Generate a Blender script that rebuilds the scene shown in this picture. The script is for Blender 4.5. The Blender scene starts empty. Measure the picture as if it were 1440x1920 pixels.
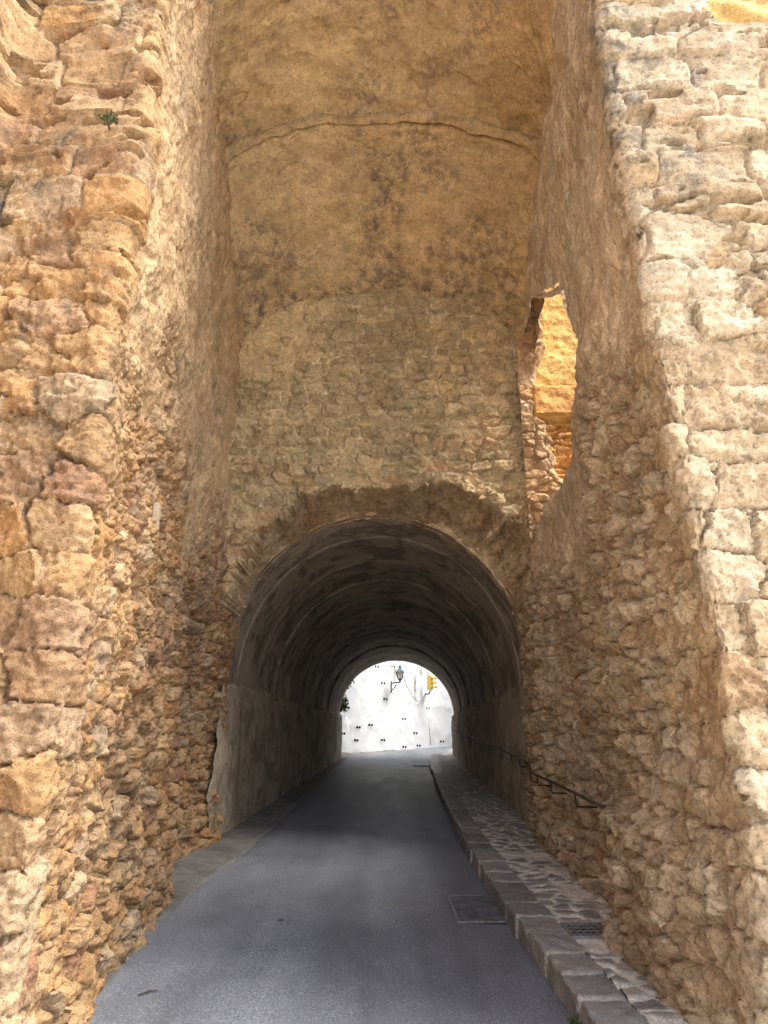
import bpy, bmesh, math, random
import numpy as np
from mathutils import Vector, Matrix

C = bpy.context.scene
COL = C.collection
R = math.radians
rng = np.random.default_rng(7)
random.seed(7)

# ------------------------------------------------------------------ camera
FPX, PITCH, CAMH = 1250.0, math.atan(420 / 1250.0), 1.6
cam_d = bpy.data.cameras.new('camera')
cam = bpy.data.objects.new('camera', cam_d)
COL.objects.link(cam)
cam.location = (0, 0, CAMH)
cam.rotation_euler = (R(90) + PITCH, 0, 0)
cam_d.sensor_fit = 'VERTICAL'
cam_d.angle = 2 * math.atan(960 / FPX)
cam_d.clip_start, cam_d.clip_end = 0.05, 500
C.camera = cam

# ------------------------------------------------------------------ sky, sun, exposure
SUN_AZ, SUN_EL = R(110), R(58)          # clockwise from +Y; from the right, a little behind the viewer
world = bpy.data.worlds.new('World')
C.world = world
world.use_nodes = True
wn = world.node_tree
wn.nodes.clear()
w_out = wn.nodes.new('ShaderNodeOutputWorld')
w_bg = wn.nodes.new('ShaderNodeBackground')
w_sky = wn.nodes.new('ShaderNodeTexSky')
w_sky.sky_type = 'NISHITA'
w_sky.sun_disc = False
w_sky.sun_elevation = SUN_EL
w_sky.sun_rotation = SUN_AZ
w_sky.dust_density = 3.0
w_hs = wn.nodes.new('ShaderNodeHueSaturation')
w_hs.inputs['Saturation'].default_value = 0.65
w_bg.inputs['Strength'].default_value = 0.12
wn.links.new(w_sky.outputs[0], w_hs.inputs['Color'])
wn.links.new(w_hs.outputs[0], w_bg.inputs['Color'])
wn.links.new(w_bg.outputs[0], w_out.inputs['Surface'])

sun_d = bpy.data.lights.new('sun', 'SUN')
sun_d.energy = 1.5
sun_d.angle = R(28)
sun_d.color = (1.0, 0.92, 0.80)
sun = bpy.data.objects.new('sun', sun_d)
COL.objects.link(sun)
sdir = Vector((math.sin(SUN_AZ) * math.cos(SUN_EL), math.cos(SUN_AZ) * math.cos(SUN_EL), math.sin(SUN_EL)))
sun.rotation_euler = sdir.to_track_quat('Z', 'Y').to_euler()
sun.location = sdir * 40

vs = C.view_settings
vs.view_transform = 'Standard'
vs.look = 'None'
vs.gamma = 1
vs.exposure = 2.3
C.cycles.max_bounces = 16
C.cycles.diffuse_bounces = 10
C.cycles.use_denoising = True
C.cycles.denoising_input_passes = 'RGB_ALBEDO_NORMAL'
C.cycles.denoising_prefilter = 'NONE'

# ------------------------------------------------------------------ geometry helpers
CP, SP = math.cos(PITCH), math.sin(PITCH)
SLOPE = 0.033


def ray(px, py):
    a, b = (px - 720) / FPX, (960 - py) / FPX
    return Vector((a, CP - b * SP, SP + b * CP))


def at_y(px, py, Y):
    r = ray(px, py)
    return Vector((0, 0, CAMH)) + r * (Y / r.y)


def floor_z(y):
    return SLOPE * np.asarray(y, float)


def sstep(a, b, x):
    t = np.clip((x - a) / (b - a), 0, 1)
    return t * t * (3 - 2 * t)


def hsh(ix, iy, k):
    """uniform random 0..1 from integer lattice coordinates"""
    n = (ix.astype(np.int64) * 374761393 + iy.astype(np.int64) * 668265263 + k * 974634733) & 0x7fffffff
    n = ((n ^ (n >> 13)) * 1274126177) & 0x7fffffff
    n = ((n ^ (n >> 15)) * 1911520717) & 0x7fffffff
    n = n ^ (n >> 16)
    return (n & 0xffff) / 65535.0


def perlin(x, y, z, k=0):
    xi, yi, zi = np.floor(x).astype(np.int64), np.floor(y).astype(np.int64), np.floor(z).astype(np.int64)
    xf, yf, zf = x - xi, y - yi, z - zi
    u, v, w = [t * t * t * (t * (t * 6 - 15) + 10) for t in (xf, yf, zf)]
    out = 0
    for dx in (0, 1):
        wx = u if dx else 1 - u
        for dy in (0, 1):
            wy = v if dy else 1 - v
            for dz in (0, 1):
                ww = w if dz else 1 - w
                n = ((xi + dx) * 374761393 + (yi + dy) * 668265263 + (zi + dz) * 2147483647 + k * 974634733) & 0x7fffffff
                n = ((n ^ (n >> 13)) * 1274126177) & 0x7fffffff
                n = n ^ (n >> 16)
                g = n & 15
                gx = np.where(g & 1, 1.0, -1.0)
                gy = np.where(g & 2, 1.0, -1.0)
                gz = np.where(g & 4, 1.0, -1.0)
                out = out + wx * wy * ww * (gx * (xf - dx) + gy * (yf - dy) + gz * (zf - dz))
    return out


def fbm(P, s, octv=4, k=0, gain=0.5, sx=1, sy=1, sz=1):
    x, y, z = P[..., 0] * s * sx, P[..., 1] * s * sy, P[..., 2] * s * sz
    a, t = 1.0, 0
    for i in range(octv):
        t = t + a * perlin(x + 17.3 * i, y - 9.1 * i, z + 3.7 * i, k + i)
        x, y, z, a = x * 2.03, y * 2.03, z * 2.03, a * gain
    return t


def rubble(u, v, cw, ch, k=0, jit=0.8, pn=2.0):
    """coursed random stones: returns edge distance (0 at the joint), stone id, per-stone height with chipped facets"""
    uu, vv = u / cw, v / ch
    j0 = np.floor(vv).astype(np.int64)
    F1 = np.full(u.shape, 9.0)
    F2 = np.full(u.shape, 9.0)
    ID = np.zeros(u.shape)
    DU = np.zeros(u.shape)
    DV = np.zeros(u.shape)
    A = np.zeros(u.shape, np.int64)
    B = np.zeros(u.shape, np.int64)
    for dj in (-1, 0, 1):
        j = j0 + dj
        off = hsh(j, j * 0 + 5, k) * 3
        sc = 0.75 + 0.6 * hsh(j, j * 0 + 9, k)          # stones of a course are longer or shorter
        us = uu * sc - off
        i0 = np.floor(us).astype(np.int64)
        for di in (-1, 0, 1):
            i = i0 + di
            su = i + 0.5 + jit * (hsh(i, j, k + 1) - 0.5)
            sv = j + 0.5 + 0.6 * jit * (hsh(i, j, k + 2) - 0.5)
            du, dv = (us - su) / sc, vv - sv
            d = (np.abs(du) ** pn + np.abs(dv) ** pn) ** (1 / pn) - 0.22 * hsh(i, j, k + 3)
            near = d < F1
            F2 = np.where(near, F1, np.minimum(F2, d))
            F1 = np.where(near, d, F1)
            DU, DV = np.where(near, du, DU), np.where(near, dv, DV)
            A, B = np.where(near, i, A), np.where(near, j, B)
    e = F2 - F1
    ID = hsh(A, B, k + 4)
    base = 0.35 + 0.65 * hsh(A, B, k + 5)
    f = base + 0.5 * (hsh(A, B, k + 6) - 0.5) * DU + 0.8 * (hsh(A, B, k + 7) - 0.30) * DV
    ang = hsh(A, B, k + 8) * 6.283
    f2 = base + 0.34 - 1.0 * (np.cos(ang) * DU + np.sin(ang) * DV)
    ang2 = ang + 1.6 + 2 * hsh(A, B, k + 9)
    f3 = base + 0.36 - 1.1 * (np.cos(ang2) * DU + np.sin(ang2) * DV)
    return e, ID, np.minimum(np.minimum(f, f2), f3)


def stone_relief(u, v, P, cw, ch, k, mortar_lvl=0.3, joint=0.2, warp=0.5, mv=0.22, flush=False, pn=2.0):
    """height 0..~1, mortar mask, stone id"""
    wu = u + cw * warp * 0.35 * fbm(P, 0.45 / ch, 2, k + 50) + 0.06 * cw * fbm(P, 2.6 / ch, 4, k + 51, 0.7)
    wv = v + ch * warp * 0.5 * fbm(P, 0.25 / ch, 2, k + 60) + 0.06 * ch * fbm(P, 2.6 / ch, 4, k + 61, 0.7)
    e, ID, hs = rubble(wu, wv, cw, ch, k, 0.8 if pn == 2.0 else 0.6, pn)
    e = e + 0.045 * fbm(P, 3.5 / ch, 3, k + 62, 0.7)
    prof = sstep(0.0, joint, e)
    # broken faces: flat planes with chips and small ledges that differ from stone to stone
    rg = fbm(P, 1.6 / ch, 4, k + 71, 0.6)
    led = np.floor((hs + 0.35 * rg) * 5) / 5
    hs = 0.7 * hs + 0.3 * led + 0.10 * rg
    hs = hs * (0.0 + 1.0 * prof)
    m = mortar_lvl + mv * fbm(P, 2.2, 4, k + 70) + mv * 0.75 * fbm(P, 13, 3, k + 72, 0.8) - 0.40 * sstep(0.05, 0.0, np.abs(e - .02)) * sstep(-.1, .3, fbm(P, 1.3, 3, k + 73))
    w = sstep(-0.04, 0.04, m - hs)
    if flush:                                             # joints pointed nearly level with the stones
        w = 1 - sstep(.05, .13, e + .04 * fbm(P, 1.5, 2, k + 75))
        return np.where(w > .5, np.maximum(hs * .6, .22), hs), w, ID
    return np.where(hs > m, hs, m), np.clip(w, 0, 1), ID


def grid_mesh(name, P, attr=None, mask=None, mat=None, parent=None, smooth=True, flip=False):
    """one mesh from an (nu, nv, 3) array; mask drops cells; attr (nu, nv, 4) becomes the point attribute 'rk'"""
    nu, nv = P.shape[:2]
    idx = np.arange(nu * nv).reshape(nu, nv)
    q = np.stack([idx[:-1, :-1], idx[1:, :-1], idx[1:, 1:], idx[:-1, 1:]], -1)
    if mask is not None:
        q = q[mask]
    q = q.reshape(-1, 4)
    if flip:
        q = q[:, ::-1]
    used = np.unique(q)
    remap = np.full(nu * nv, -1)
    remap[used] = np.arange(len(used))
    q = remap[q]
    V = P.reshape(-1, 3)[used]
    me = bpy.data.meshes.new(name)
    me.vertices.add(len(V))
    me.vertices.foreach_set('co', V.astype(np.float32).ravel())
    me.loops.add(len(q) * 4)
    me.loops.foreach_set('vertex_index', q.astype(np.int32).ravel())
    me.polygons.add(len(q))
    me.polygons.foreach_set('loop_start', np.arange(len(q), dtype=np.int32) * 4)
    me.polygons.foreach_set('use_smooth', np.full(len(q), smooth))
    me.update(calc_edges=True)
    if attr is not None:
        a = me.attributes.new('rk', 'FLOAT_COLOR', 'POINT')
        a.data.foreach_set('color', attr.reshape(-1, 4)[used].astype(np.float32).ravel())
    o = bpy.data.objects.new(name, me)
    COL.objects.link(o)
    if mat:
        me.materials.append(mat)
    o.parent = parent
    return o


def tag(o, label=None, cat=None, group=None, kind=None):
    for a, b in (('label', label), ('category', cat), ('group', group), ('kind', kind)):
        if b:
            o[a] = b
    return o


def empty(name, loc, label, cat, group=None):
    o = bpy.data.objects.new(name, None)
    o.empty_display_size = 0.2
    COL.objects.link(o)
    o.location = loc
    return tag(o, label, cat, group)


class MB:
    """collects boxes, tubes and prisms into one mesh"""
    def __init__(s):
        s.bm = bmesh.new()

    def box(s, c, d, rot=None, bev=0.0):
        m = Matrix.Translation(Vector(c)) @ ((rot.to_4x4()) if rot is not None else Matrix()) @ Matrix.Diagonal((*d, 1))
        r = bmesh.ops.create_cube(s.bm, size=1, matrix=m)
        if bev:
            es = list({e for v in r['verts'] for e in v.link_edges})
            bmesh.ops.bevel(s.bm, geom=es, offset=bev, segments=2, affect='EDGES')
        return s

    def tube(s, pts, r, n=8, cap=True):
        pts = [Vector(p) for p in pts]
        rs = r if isinstance(r, (list, tuple)) else [r] * len(pts)
        rings, up = [], None
        for i, p in enumerate(pts):
            t = (pts[min(i + 1, len(pts) - 1)] - pts[max(i - 1, 0)]).normalized()
            a = Vector((0, 0, 1)) if abs(t.z) < 0.95 else Vector((1, 0, 0))
            x = t.cross(a).normalized() if up is None else (up - t * up.dot(t)).normalized()
            up = x
            y = t.cross(x)
            rings.append([s.bm.verts.new(p + (x * math.cos(k * 6.2832 / n) + y * math.sin(k * 6.2832 / n)) * rs[i]) for k in range(n)])
        for a, b in zip(rings, rings[1:]):
            for k in range(n):
                s.bm.faces.new((a[k], a[(k + 1) % n], b[(k + 1) % n], b[k]))
        if cap:
            s.bm.faces.new(rings[0][::-1])
            s.bm.faces.new(rings[-1])
        return s

    def frustum(s, c0, w0, c1, w1, n=4, rot=0.785):
        rr = []
        for c, w in ((c0, w0), (c1, w1)):
            rr.append([s.bm.verts.new((c[0] + w * math.cos(rot + k * 6.2832 / n), c[1] + w * math.sin(rot + k * 6.2832 / n), c[2])) for k in range(n)])
        for k in range(n):
            s.bm.faces.new((rr[0][k], rr[0][(k + 1) % n], rr[1][(k + 1) % n], rr[1][k]))
        s.bm.faces.new(rr[0][::-1])
        s.bm.faces.new(rr[1])
        return s

    def build(s, name, mat, parent=None, smooth=False, loc=None):
        bmesh.ops.recalc_face_normals(s.bm, faces=s.bm.faces)
        me = bpy.data.meshes.new(name)
        s.bm.to_mesh(me)
        s.bm.free()
        if smooth:
            for p in me.polygons:
                p.use_smooth = True
        o = bpy.data.objects.new(name, me)
        COL.objects.link(o)
        me.materials.append(mat)
        o.parent = parent
        if loc is not None:
            o.location = loc
        return o


# ------------------------------------------------------------------ material helpers
class NT:
    def __init__(s, name):
        s.m = bpy.data.materials.new(name)
        s.m.use_nodes = True
        s.t = s.m.node_tree
        s.b = s.t.nodes['Principled BSDF']
        s.b.inputs['Specular IOR Level'].default_value = 0.2
        s.b.inputs['Roughness'].default_value = 0.92
        s.co = s.t.nodes.new('ShaderNodeTexCoord').outputs['Object']

    def L(s, a, b):
        s.t.links.new(a, b)

    def noise(s, scale, detail=4, rough=0.55, vec=None, sc=None, dist=0.0):
        n = s.t.nodes.new('ShaderNodeTexNoise')
        n.inputs['Scale'].default_value = scale
        n.inputs['Detail'].default_value = detail
        n.inputs['Roughness'].default_value = rough
        n.inputs['Distortion'].default_value = dist
        v = vec or s.co
        if sc:
            mp = s.t.nodes.new('ShaderNodeMapping')
            mp.inputs['Scale'].default_value = sc
            s.L(v, mp.inputs['Vector'])
            v = mp.outputs[0]
        s.L(v, n.inputs['Vector'])
        return n.outputs['Fac']

    def voro(s, scale, feature='F1', sc=None):
        n = s.t.nodes.new('ShaderNodeTexVoronoi')
        n.feature = feature
        n.inputs['Scale'].default_value = scale
        v = s.co
        if sc:
            mp = s.t.nodes.new('ShaderNodeMapping')
            mp.inputs['Scale'].default_value = sc
            s.L(v, mp.inputs['Vector'])
            v = mp.outputs[0]
        s.L(v, n.inputs['Vector'])
        return n.outputs['Distance']

    def ramp(s, fac, stops, interp='LINEAR'):
        n = s.t.nodes.new('ShaderNodeValToRGB')
        n.color_ramp.interpolation = interp
        el = n.color_ramp.elements
        while len(el) < len(stops):
            el.new(0.5)
        for e, (p, c) in zip(el, stops):
            e.position = p
            e.color = (*c, 1) if hasattr(c, '__len__') else (c, c, c, 1)
        s.L(fac, n.inputs[0])
        return n.outputs[0]

    def mix(s, fac, a, b, mode='MIX'):
        n = s.t.nodes.new('ShaderNodeMix')
        n.data_type = 'RGBA'
        n.blend_type = mode
        n.clamp_factor = True
        for v, k in ((fac, 0), (a, 6), (b, 7)):
            if hasattr(v, 'node'):
                s.L(v, n.inputs[k])
            elif k == 0:
                n.inputs[0].default_value = v
            else:
                n.inputs[k].default_value = (*v, 1)
        return n.outputs[2]

    def math(s, op, a, b=None, clamp=False):
        n = s.t.nodes.new('ShaderNodeMath')
        n.operation = op
        n.use_clamp = clamp
        for v, k in ((a, 0), (b, 1)):
            if v is None:
                continue
            if hasattr(v, 'node'):
                s.L(v, n.inputs[k])
            else:
                n.inputs[k].default_value = v
        return n.outputs[0]

    def attr(s, name='rk'):
        n = s.t.nodes.new('ShaderNodeAttribute')
        n.attribute_name = name
        sep = s.t.nodes.new('ShaderNodeSeparateColor')
        s.L(n.outputs['Color'], sep.inputs[0])
        return sep.outputs[0], sep.outputs[1], sep.outputs[2], n.outputs['Alpha']

    def bump(s, h, dist, strength=1.0, prev=None):
        n = s.t.nodes.new('ShaderNodeBump')
        n.inputs['Strength'].default_value = strength
        n.inputs['Distance'].default_value = dist
        s.L(h, n.inputs['Height'])
        if prev:
            s.L(prev, n.inputs['Normal'])
        return n.outputs[0]

    def done(s, col, normal=None, rough=None):
        if hasattr(col, 'node'):
            s.L(col, s.b.inputs['Base Color'])
        else:
            s.b.inputs['Base Color'].default_value = (*col, 1)
        if normal:
            s.L(normal, s.b.inputs['Normal'])
        if rough is not None:
            if hasattr(rough, 'node'):
                s.L(rough, s.b.inputs['Roughness'])
            else:
                s.b.inputs['Roughness'].default_value = rough
        return s.m


def rock(name, stones, mortar, render, lichen=(0.10, 0.095, 0.08), contrast=1.0, fine=0.006):
    """rubble masonry: attribute channels are stone id, mortar mask, plaster mask, lichen mask"""
    n = NT(name)
    sid, mort, ren, lic = n.attr()
    big = n.noise(0.9, 5, 0.6)
    mid = n.noise(6.5, 8, 0.68)
    sml = n.noise(30, 8, 0.75)
    strata = n.noise(3.2, 6, 0.7, sc=(1.0, 1.0, 2.6), dist=1.0)
    crack = n.ramp(n.voro(13, 'DISTANCE_TO_EDGE', sc=(1, 1, 1.5)), [(0.0, 0.0), (0.035, 1.0)])
    k = len(stones)
    st = n.ramp(sid, [(i / (k - 1), c) for i, c in enumerate(stones)])
    st = n.mix(1.0, st, n.ramp(strata, [(0.3, 0.80), (0.5, 1.0), (0.7, 1.16)]), 'MULTIPLY')
    mo = n.mix(n.ramp(mid, [(0.35, 0.0), (0.65, 1.0)]), mortar[0], mortar[1])
    pit = n.ramp(n.noise(55, 3, 0.6), [(0.30, 0.62), (0.42, 1.0)])
    mo = n.mix(1.0, mo, pit, 'MULTIPLY')
    re = n.mix(n.ramp(n.noise(2.6, 7, 0.7), [(0.38, 0.0), (0.62, 1.0)]), render[0], render[1])
    re = n.mix(n.ramp(n.noise(11, 6, 0.75), [(0.55, 0.0), (0.66, 0.55)]), re, render[2])
    col = n.mix(mort, st, mo)
    col = n.mix(ren, col, re)
    col = n.mix(1.0, col, n.ramp(big, [(0.3, (0.80, 0.78, 0.76)), (0.5, (1, 1, 1)), (0.7, (1.14, 1.08, 1.0))]), 'MULTIPLY')
    col = n.mix(1.0, col, n.ramp(mid, [(0.25, 1 - 0.42 * contrast), (0.5, 1.0), (0.75, 1 + 0.28 * contrast)]), 'MULTIPLY')
    col = n.mix(1.0, col, n.ramp(sml, [(0.28, 1 - 0.30 * contrast), (0.5, 1.0), (0.72, 1 + 0.20 * contrast)]), 'MULTIPLY')
    grit = n.noise(48, 6, 0.72)
    col = n.mix(1.0, col, n.ramp(grit, [(0.33, 0.42), (0.44, 0.96), (0.6, 1.06), (0.7, 1.3)]), 'MULTIPLY')
    chip = n.ramp(n.noise(15, 7, 0.8, dist=0.8), [(0.33, 0.55), (0.41, 1.0)])
    col = n.mix(1.0, col, chip, 'MULTIPLY')
    speck = n.ramp(n.noise(7, 9, 0.78), [(0.46, 0.0), (0.60, 1.0)])
    col = n.mix(n.math('MULTIPLY', lic, speck), col, lichen)
    rid = n.noise(21, 6, 0.72, dist=0.4)
    b = n.bump(mid, fine * 5, 0.8)
    b = n.bump(rid, fine * 3.2, 0.9, b)
    b = n.bump(sml, fine * 2.5, 1.0, b)
    b = n.bump(grit, fine * 1.2, 0.9, b)
    return n.done(col, b)


def concrete(name, a, b_, dark, stain=0.5, bumpy=0.004, streak=True, rings=False):
    n = NT(name)
    big = n.noise(1.1, 6, 0.62, dist=0.5)
    mid = n.noise(7, 8, 0.72)
    sml = n.noise(45, 6, 0.75)
    col = n.mix(n.ramp(big, [(0.35, 0.0), (0.65, 1.0)]), a, b_)
    if rings:
        col = n.mix(1.0, col, n.ramp(n.attr()[0], [(0, 0.72), (1, 1.15)]), 'MULTIPLY')
    blot = n.ramp(n.noise(1.5, 8, 0.7, sc=(1, 1.15, 1) if rings else (1, .7, 1.3), dist=0.5), [(0.50, 0.0), (0.56, stain), (0.7, stain)])
    col = n.mix(blot, col, dark)
    if streak:
        stk = n.ramp(n.noise(3.0, 5, 0.6, sc=(1.0, 1.6, 0.16)), [(0.5, 0.0), (0.68, 0.6)])
        col = n.mix(stk, col, dark)
    col = n.mix(1.0, col, n.ramp(mid, [(0.25, 0.62), (0.5, 1.0), (0.75, 1.28)]), 'MULTIPLY')
    col = n.mix(1.0, col, n.ramp(sml, [(0.3, 0.6), (0.45, .97), (0.7, 1.2)]), 'MULTIPLY')
    b = n.bump(mid, bumpy * 4, 0.6)
    b = n.bump(sml, bumpy, 0.8, b)
    return n.done(col, b)


M = {}


def grey(cols, f):
    """pull a palette towards grey by f"""
    out = []
    for c in cols:
        l = .25 * c[0] + .65 * c[1] + .10 * c[2]
        out.append(tuple(v + (l - v) * f for v in c))
    return out


M['left'] = rock('ochre_rubble', [(.42, .24, .115), (.48, .295, .145), (.44, .285, .15), (.52, .345, .185), (.38, .23, .13), (.50, .375, .245), (.46, .27, .115), (.37, .21, .13)],
                 [(.43, .285, .17), (.52, .365, .235)], [(.54, .37, .205), (.63, .455, .275), (.36, .26, .165)])
M['right'] = rock('pale_rubble', [(.45, .335, .22), (.60, .485, .33), (.52, .395, .26), (.70, .60, .45), (.42, .295, .18), (.62, .515, .365), (.54, .455, .345), (.49, .35, .20)],
                  [(.42, .30, .20), (.52, .395, .28)], [(.54, .415, .285), (.72, .60, .445), (.40, .335, .265)], lichen=(.17, .16, .135))
M['back'] = rock('brown_rubble', [(.56, .415, .225), (.48, .37, .22), (.63, .47, .255), (.56, .445, .28), (.46, .355, .215), (.70, .545, .32), (.56, .365, .20), (.58, .475, .315)],
                 [(.74, .58, .37), (.82, .68, .47)], [(.72, .54, .29), (.76, .58, .33), (.40, .29, .17)], lichen=(.14, .10, .065))
M['vault'] = rock('brown_plaster', [(.38, .28, .19), (.42, .31, .21)], [(.44, .33, .22), (.50, .38, .26)],
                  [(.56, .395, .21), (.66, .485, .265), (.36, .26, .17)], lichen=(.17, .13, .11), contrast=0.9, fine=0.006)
M['ochre'] = rock('ochre_plaster', [(.66, .33, .11), (.72, .40, .15), (.58, .29, .10)], [(.66, .40, .16), (.74, .47, .20)],
                  [(.76, .48, .16), (.80, .55, .22), (.48, .27, .10)])
M['tunnel'] = concrete('stained_concrete', (.36, .31, .245), (.46, .40, .32), (.10, .088, .078), 0.6, 0.001, False, True)
M['dado'] = concrete('rough_concrete', (.43, .36, .265), (.54, .46, .345), (.18, .15, .115), 0.5, 0.004)
M['gutter'] = concrete('pale_cement', (.15, .147, .14), (.205, .198, .185), (.085, .083, .08), 0.5, 0.003, False)


def asphalt():
    n = NT('worn_asphalt')
    grain = n.noise(85, 6, 0.85)
    mid = n.noise(2.2, 6, 0.6, sc=(1, 0.35, 1))
    lane = n.noise(1.3, 3, 0.5, sc=(1.0, 0.05, 1))
    col = n.ramp(mid, [(0.3, (.106, .118, .138)), (0.7, (.146, .160, .183))])
    col = n.mix(1.0, col, n.ramp(lane, [(0.35, 0.72), (0.5, 1.0), (0.65, 1.22)]), 'MULTIPLY')
    wander = n.noise(3.2, 4, 0.6, sc=(1, .5, 1))
    col = n.mix(1.0, col, n.ramp(wander, [(0.3, .82), (0.5, 1.0), (0.7, 1.12)]), 'MULTIPLY')
    col = n.mix(1.0, col, n.ramp(grain, [(0.34, 0.35), (0.43, 0.80), (0.52, 1.03), (0.60, 2.2)]), 'MULTIPLY')
    spot = n.ramp(n.voro(1.9, sc=(1, 0.8, 0)), [(0.035, 1.0), (0.06, 0.0)])
    spot2 = n.ramp(n.voro(5.3, sc=(1, 0.7, 0)), [(0.05, 0.8), (0.09, 0.0)])
    gate = n.ramp(n.noise(0.9, 2), [(0.48, 0.0), (0.58, 1.0)])
    col = n.mix(n.math('MULTIPLY', n.math('MAXIMUM', spot, n.math('MULTIPLY', spot2, gate)), 0.75), col, (.018, .018, .019))
    pale = n.ramp(n.voro(7, sc=(1, 1, 0)), [(0.012, 0.7), (0.02, 0.0)])
    col = n.mix(pale, col, (.25, .24, .22))
    rough = n.ramp(mid, [(0.3, 0.50), (0.7, 0.62)])
    n.b.inputs['Specular IOR Level'].default_value = 0.45
    return n.done(col, n.bump(grain, 0.004, 0.6), rough)


def paving():
    n = NT('stone_paving')
    sid, mort, ren, lic = n.attr()
    mid = n.noise(9, 6, 0.65)
    sml = n.noise(75, 4, 0.7)
    st = n.ramp(sid, [(0, (.16, .162, .17)), (.3, (.27, .26, .245)), (.55, (.205, .21, .222)), (.8, (.33, .31, .275)), (1, (.14, .146, .163))])
    mo = n.mix(n.ramp(mid, [(0.35, 0), (0.65, 1)]), (.55, .53, .48), (.66, .635, .57))
    col = n.mix(mort, st, mo)
    col = n.mix(1.0, col, n.ramp(mid, [(0.25, 0.7), (0.75, 1.3)]), 'MULTIPLY')
    col = n.mix(1.0, col, n.ramp(sml, [(0.3, 0.6), (0.5, 1.0), (0.7, 1.5)]), 'MULTIPLY')
    n.b.inputs['Specular IOR Level'].default_value = 0.5
    rough = n.mix(mort, (0.48,) * 3, (0.8,) * 3)
    return n.done(col, n.bump(sml, 0.004, 0.6, n.bump(mid, 0.012, 0.5)), rough)


def plain(name, col, rough=0.6, metal=0.0, var=0.25, scale=25):
    n = NT(name)
    v = n.noise(scale, 5, 0.6)
    c = n.mix(1.0, col, n.ramp(v, [(0.3, 1 - var), (0.7, 1 + var)]), 'MULTIPLY')
    n.b.inputs['Metallic'].default_value = metal
    n.b.inputs['Specular IOR Level'].default_value = 0.4
    return n.done(c, n.bump(v, 0.002, 0.4), rough)


def whitewash():
    n = NT('whitewash')
    sid, mort, ren, lic = n.attr()
    big = n.noise(0.8, 5, 0.6)
    mid = n.noise(6, 6, 0.65)
    col = n.mix(n.ramp(big, [(0.35, 0), (0.65, 1)]), (.53, .575, .63), (.60, .635, .67))
    scuff = n.ramp(n.noise(2.2, 8, 0.75), [(0.60, 0.0), (0.68, 0.12)])
    col = n.mix(scuff, col, (.62, .60, .56))
    col = n.mix(n.math('MULTIPLY', lic, n.ramp(n.noise(9, 8, 0.75, sc=(1, 1, 0.35)), [(0.36, 0.0), (0.55, 1.0)])), col, (.20, .15, .08))
    col = n.mix(mort, col, (.88, .89, .90))
    return n.done(col, n.bump(mid, 0.02, 0.5))


M['asphalt'] = asphalt()
M['paving'] = paving()
M['reflector'] = plain('reflector_pale', (.80, .71, .57), 0.9, 0, 0.15, 2)  # pale colour of the unseen ground added as a light reflector
M['white'] = whitewash()
M['iron'] = plain('dark_iron', (.035, .033, .030), 0.5, 0.6)
M['rail'] = plain('rail_steel', (.05, .045, .04), 0.6, 0.2)
M['grate'] = plain('grate_steel', (.30, .295, .29), 0.5, 0.5)
M['void'] = plain('hole_shade_and_lens', (.012, .011, .010), 0.95)  # near-black, stands for shade inside the holes; also the signal lenses
M['cover'] = plain('cover_asphalt', (.10, .107, .12), 0.7, 0.0, 0.6, 9)
M['cover_rim'] = plain('cover_rim', (.19, .19, .185), 0.7, 0.0, 0.5, 30)
M['lamp_blue'] = plain('lamp_paint', (.03, .085, .13), 0.45)
M['glass'] = plain('lamp_glass', (.72, .76, .76), 0.15, 0.0, 0.05)
M['yellow'] = plain('signal_yellow', (.85, .56, .10), 0.5, 0.0, 0.08)
M['cable'] = plain('cable_grey', (.16, .155, .15), 0.7)
M['wood'] = plain('old_wood', (.42, .33, .24), 0.85, 0, 0.3, 40)
M['twig'] = plain('dry_twig', (.06, .05, .04), 0.9)


def leafmat(name, c0, c1):
    n = NT(name)
    col = n.mix(n.ramp(n.noise(5, 4), [(0.35, 0), (0.65, 1)]), c0, c1)
    return n.done(col, None, 0.55)


M['leaf'] = leafmat('ivy_leaf', (.025, .075, .03), (.06, .14, .045))
M['weed'] = leafmat('weed_leaf', (.045, .075, .03), (.08, .11, .05))

# ------------------------------------------------------------------ wall sheets on a plan line


def round_line(nodes, r=0.12, n=4):
    """rounded polyline that keeps a fixed count of points per node, so that two lines can be blended"""
    out = [np.array(nodes[0], float)]
    for a, b, c in zip(nodes, nodes[1:], nodes[2:]):
        a, b, c = (np.array(t, float) for t in (a, b, c))
        p = b + (a - b) / np.linalg.norm(a - b) * min(r, np.linalg.norm(a - b) * .45)
        q = b + (c - b) / np.linalg.norm(c - b) * min(r, np.linalg.norm(c - b) * .45)
        for t in np.linspace(0, 1, n + 1):
            out.append((1 - t) ** 2 * p + 2 * t * (1 - t) * b + t * t * q)
    out.append(np.array(nodes[-1], float))
    return np.array(out)


def sample_line(low, high, steps, r=0.12):
    """u, low points, high points; steps gives the spacing wanted per original segment"""
    A, B = round_line(low, r), round_line(high, r)
    n = 5
    us, LA, LB = [], [], []
    u = 0.0
    for i in range(len(A) - 1):
        seg = steps[min(i // (n + 0), len(steps) - 1)] if i % n == 0 or i == 0 else min(steps)
        ln = np.linalg.norm(A[i + 1] - A[i])
        k = max(1, int(round(ln / seg)))
        t = np.linspace(0, 1, k, endpoint=False)
        us.append(u + t * ln)
        LA.append(A[i] + np.outer(t, A[i + 1] - A[i]))
        LB.append(B[i] + np.outer(t, B[i + 1] - B[i]))
        u += ln
    us.append([u])
    LA.append(A[-1:])
    LB.append(B[-1:])
    return np.concatenate(us), np.concatenate(LA), np.concatenate(LB)


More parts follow.
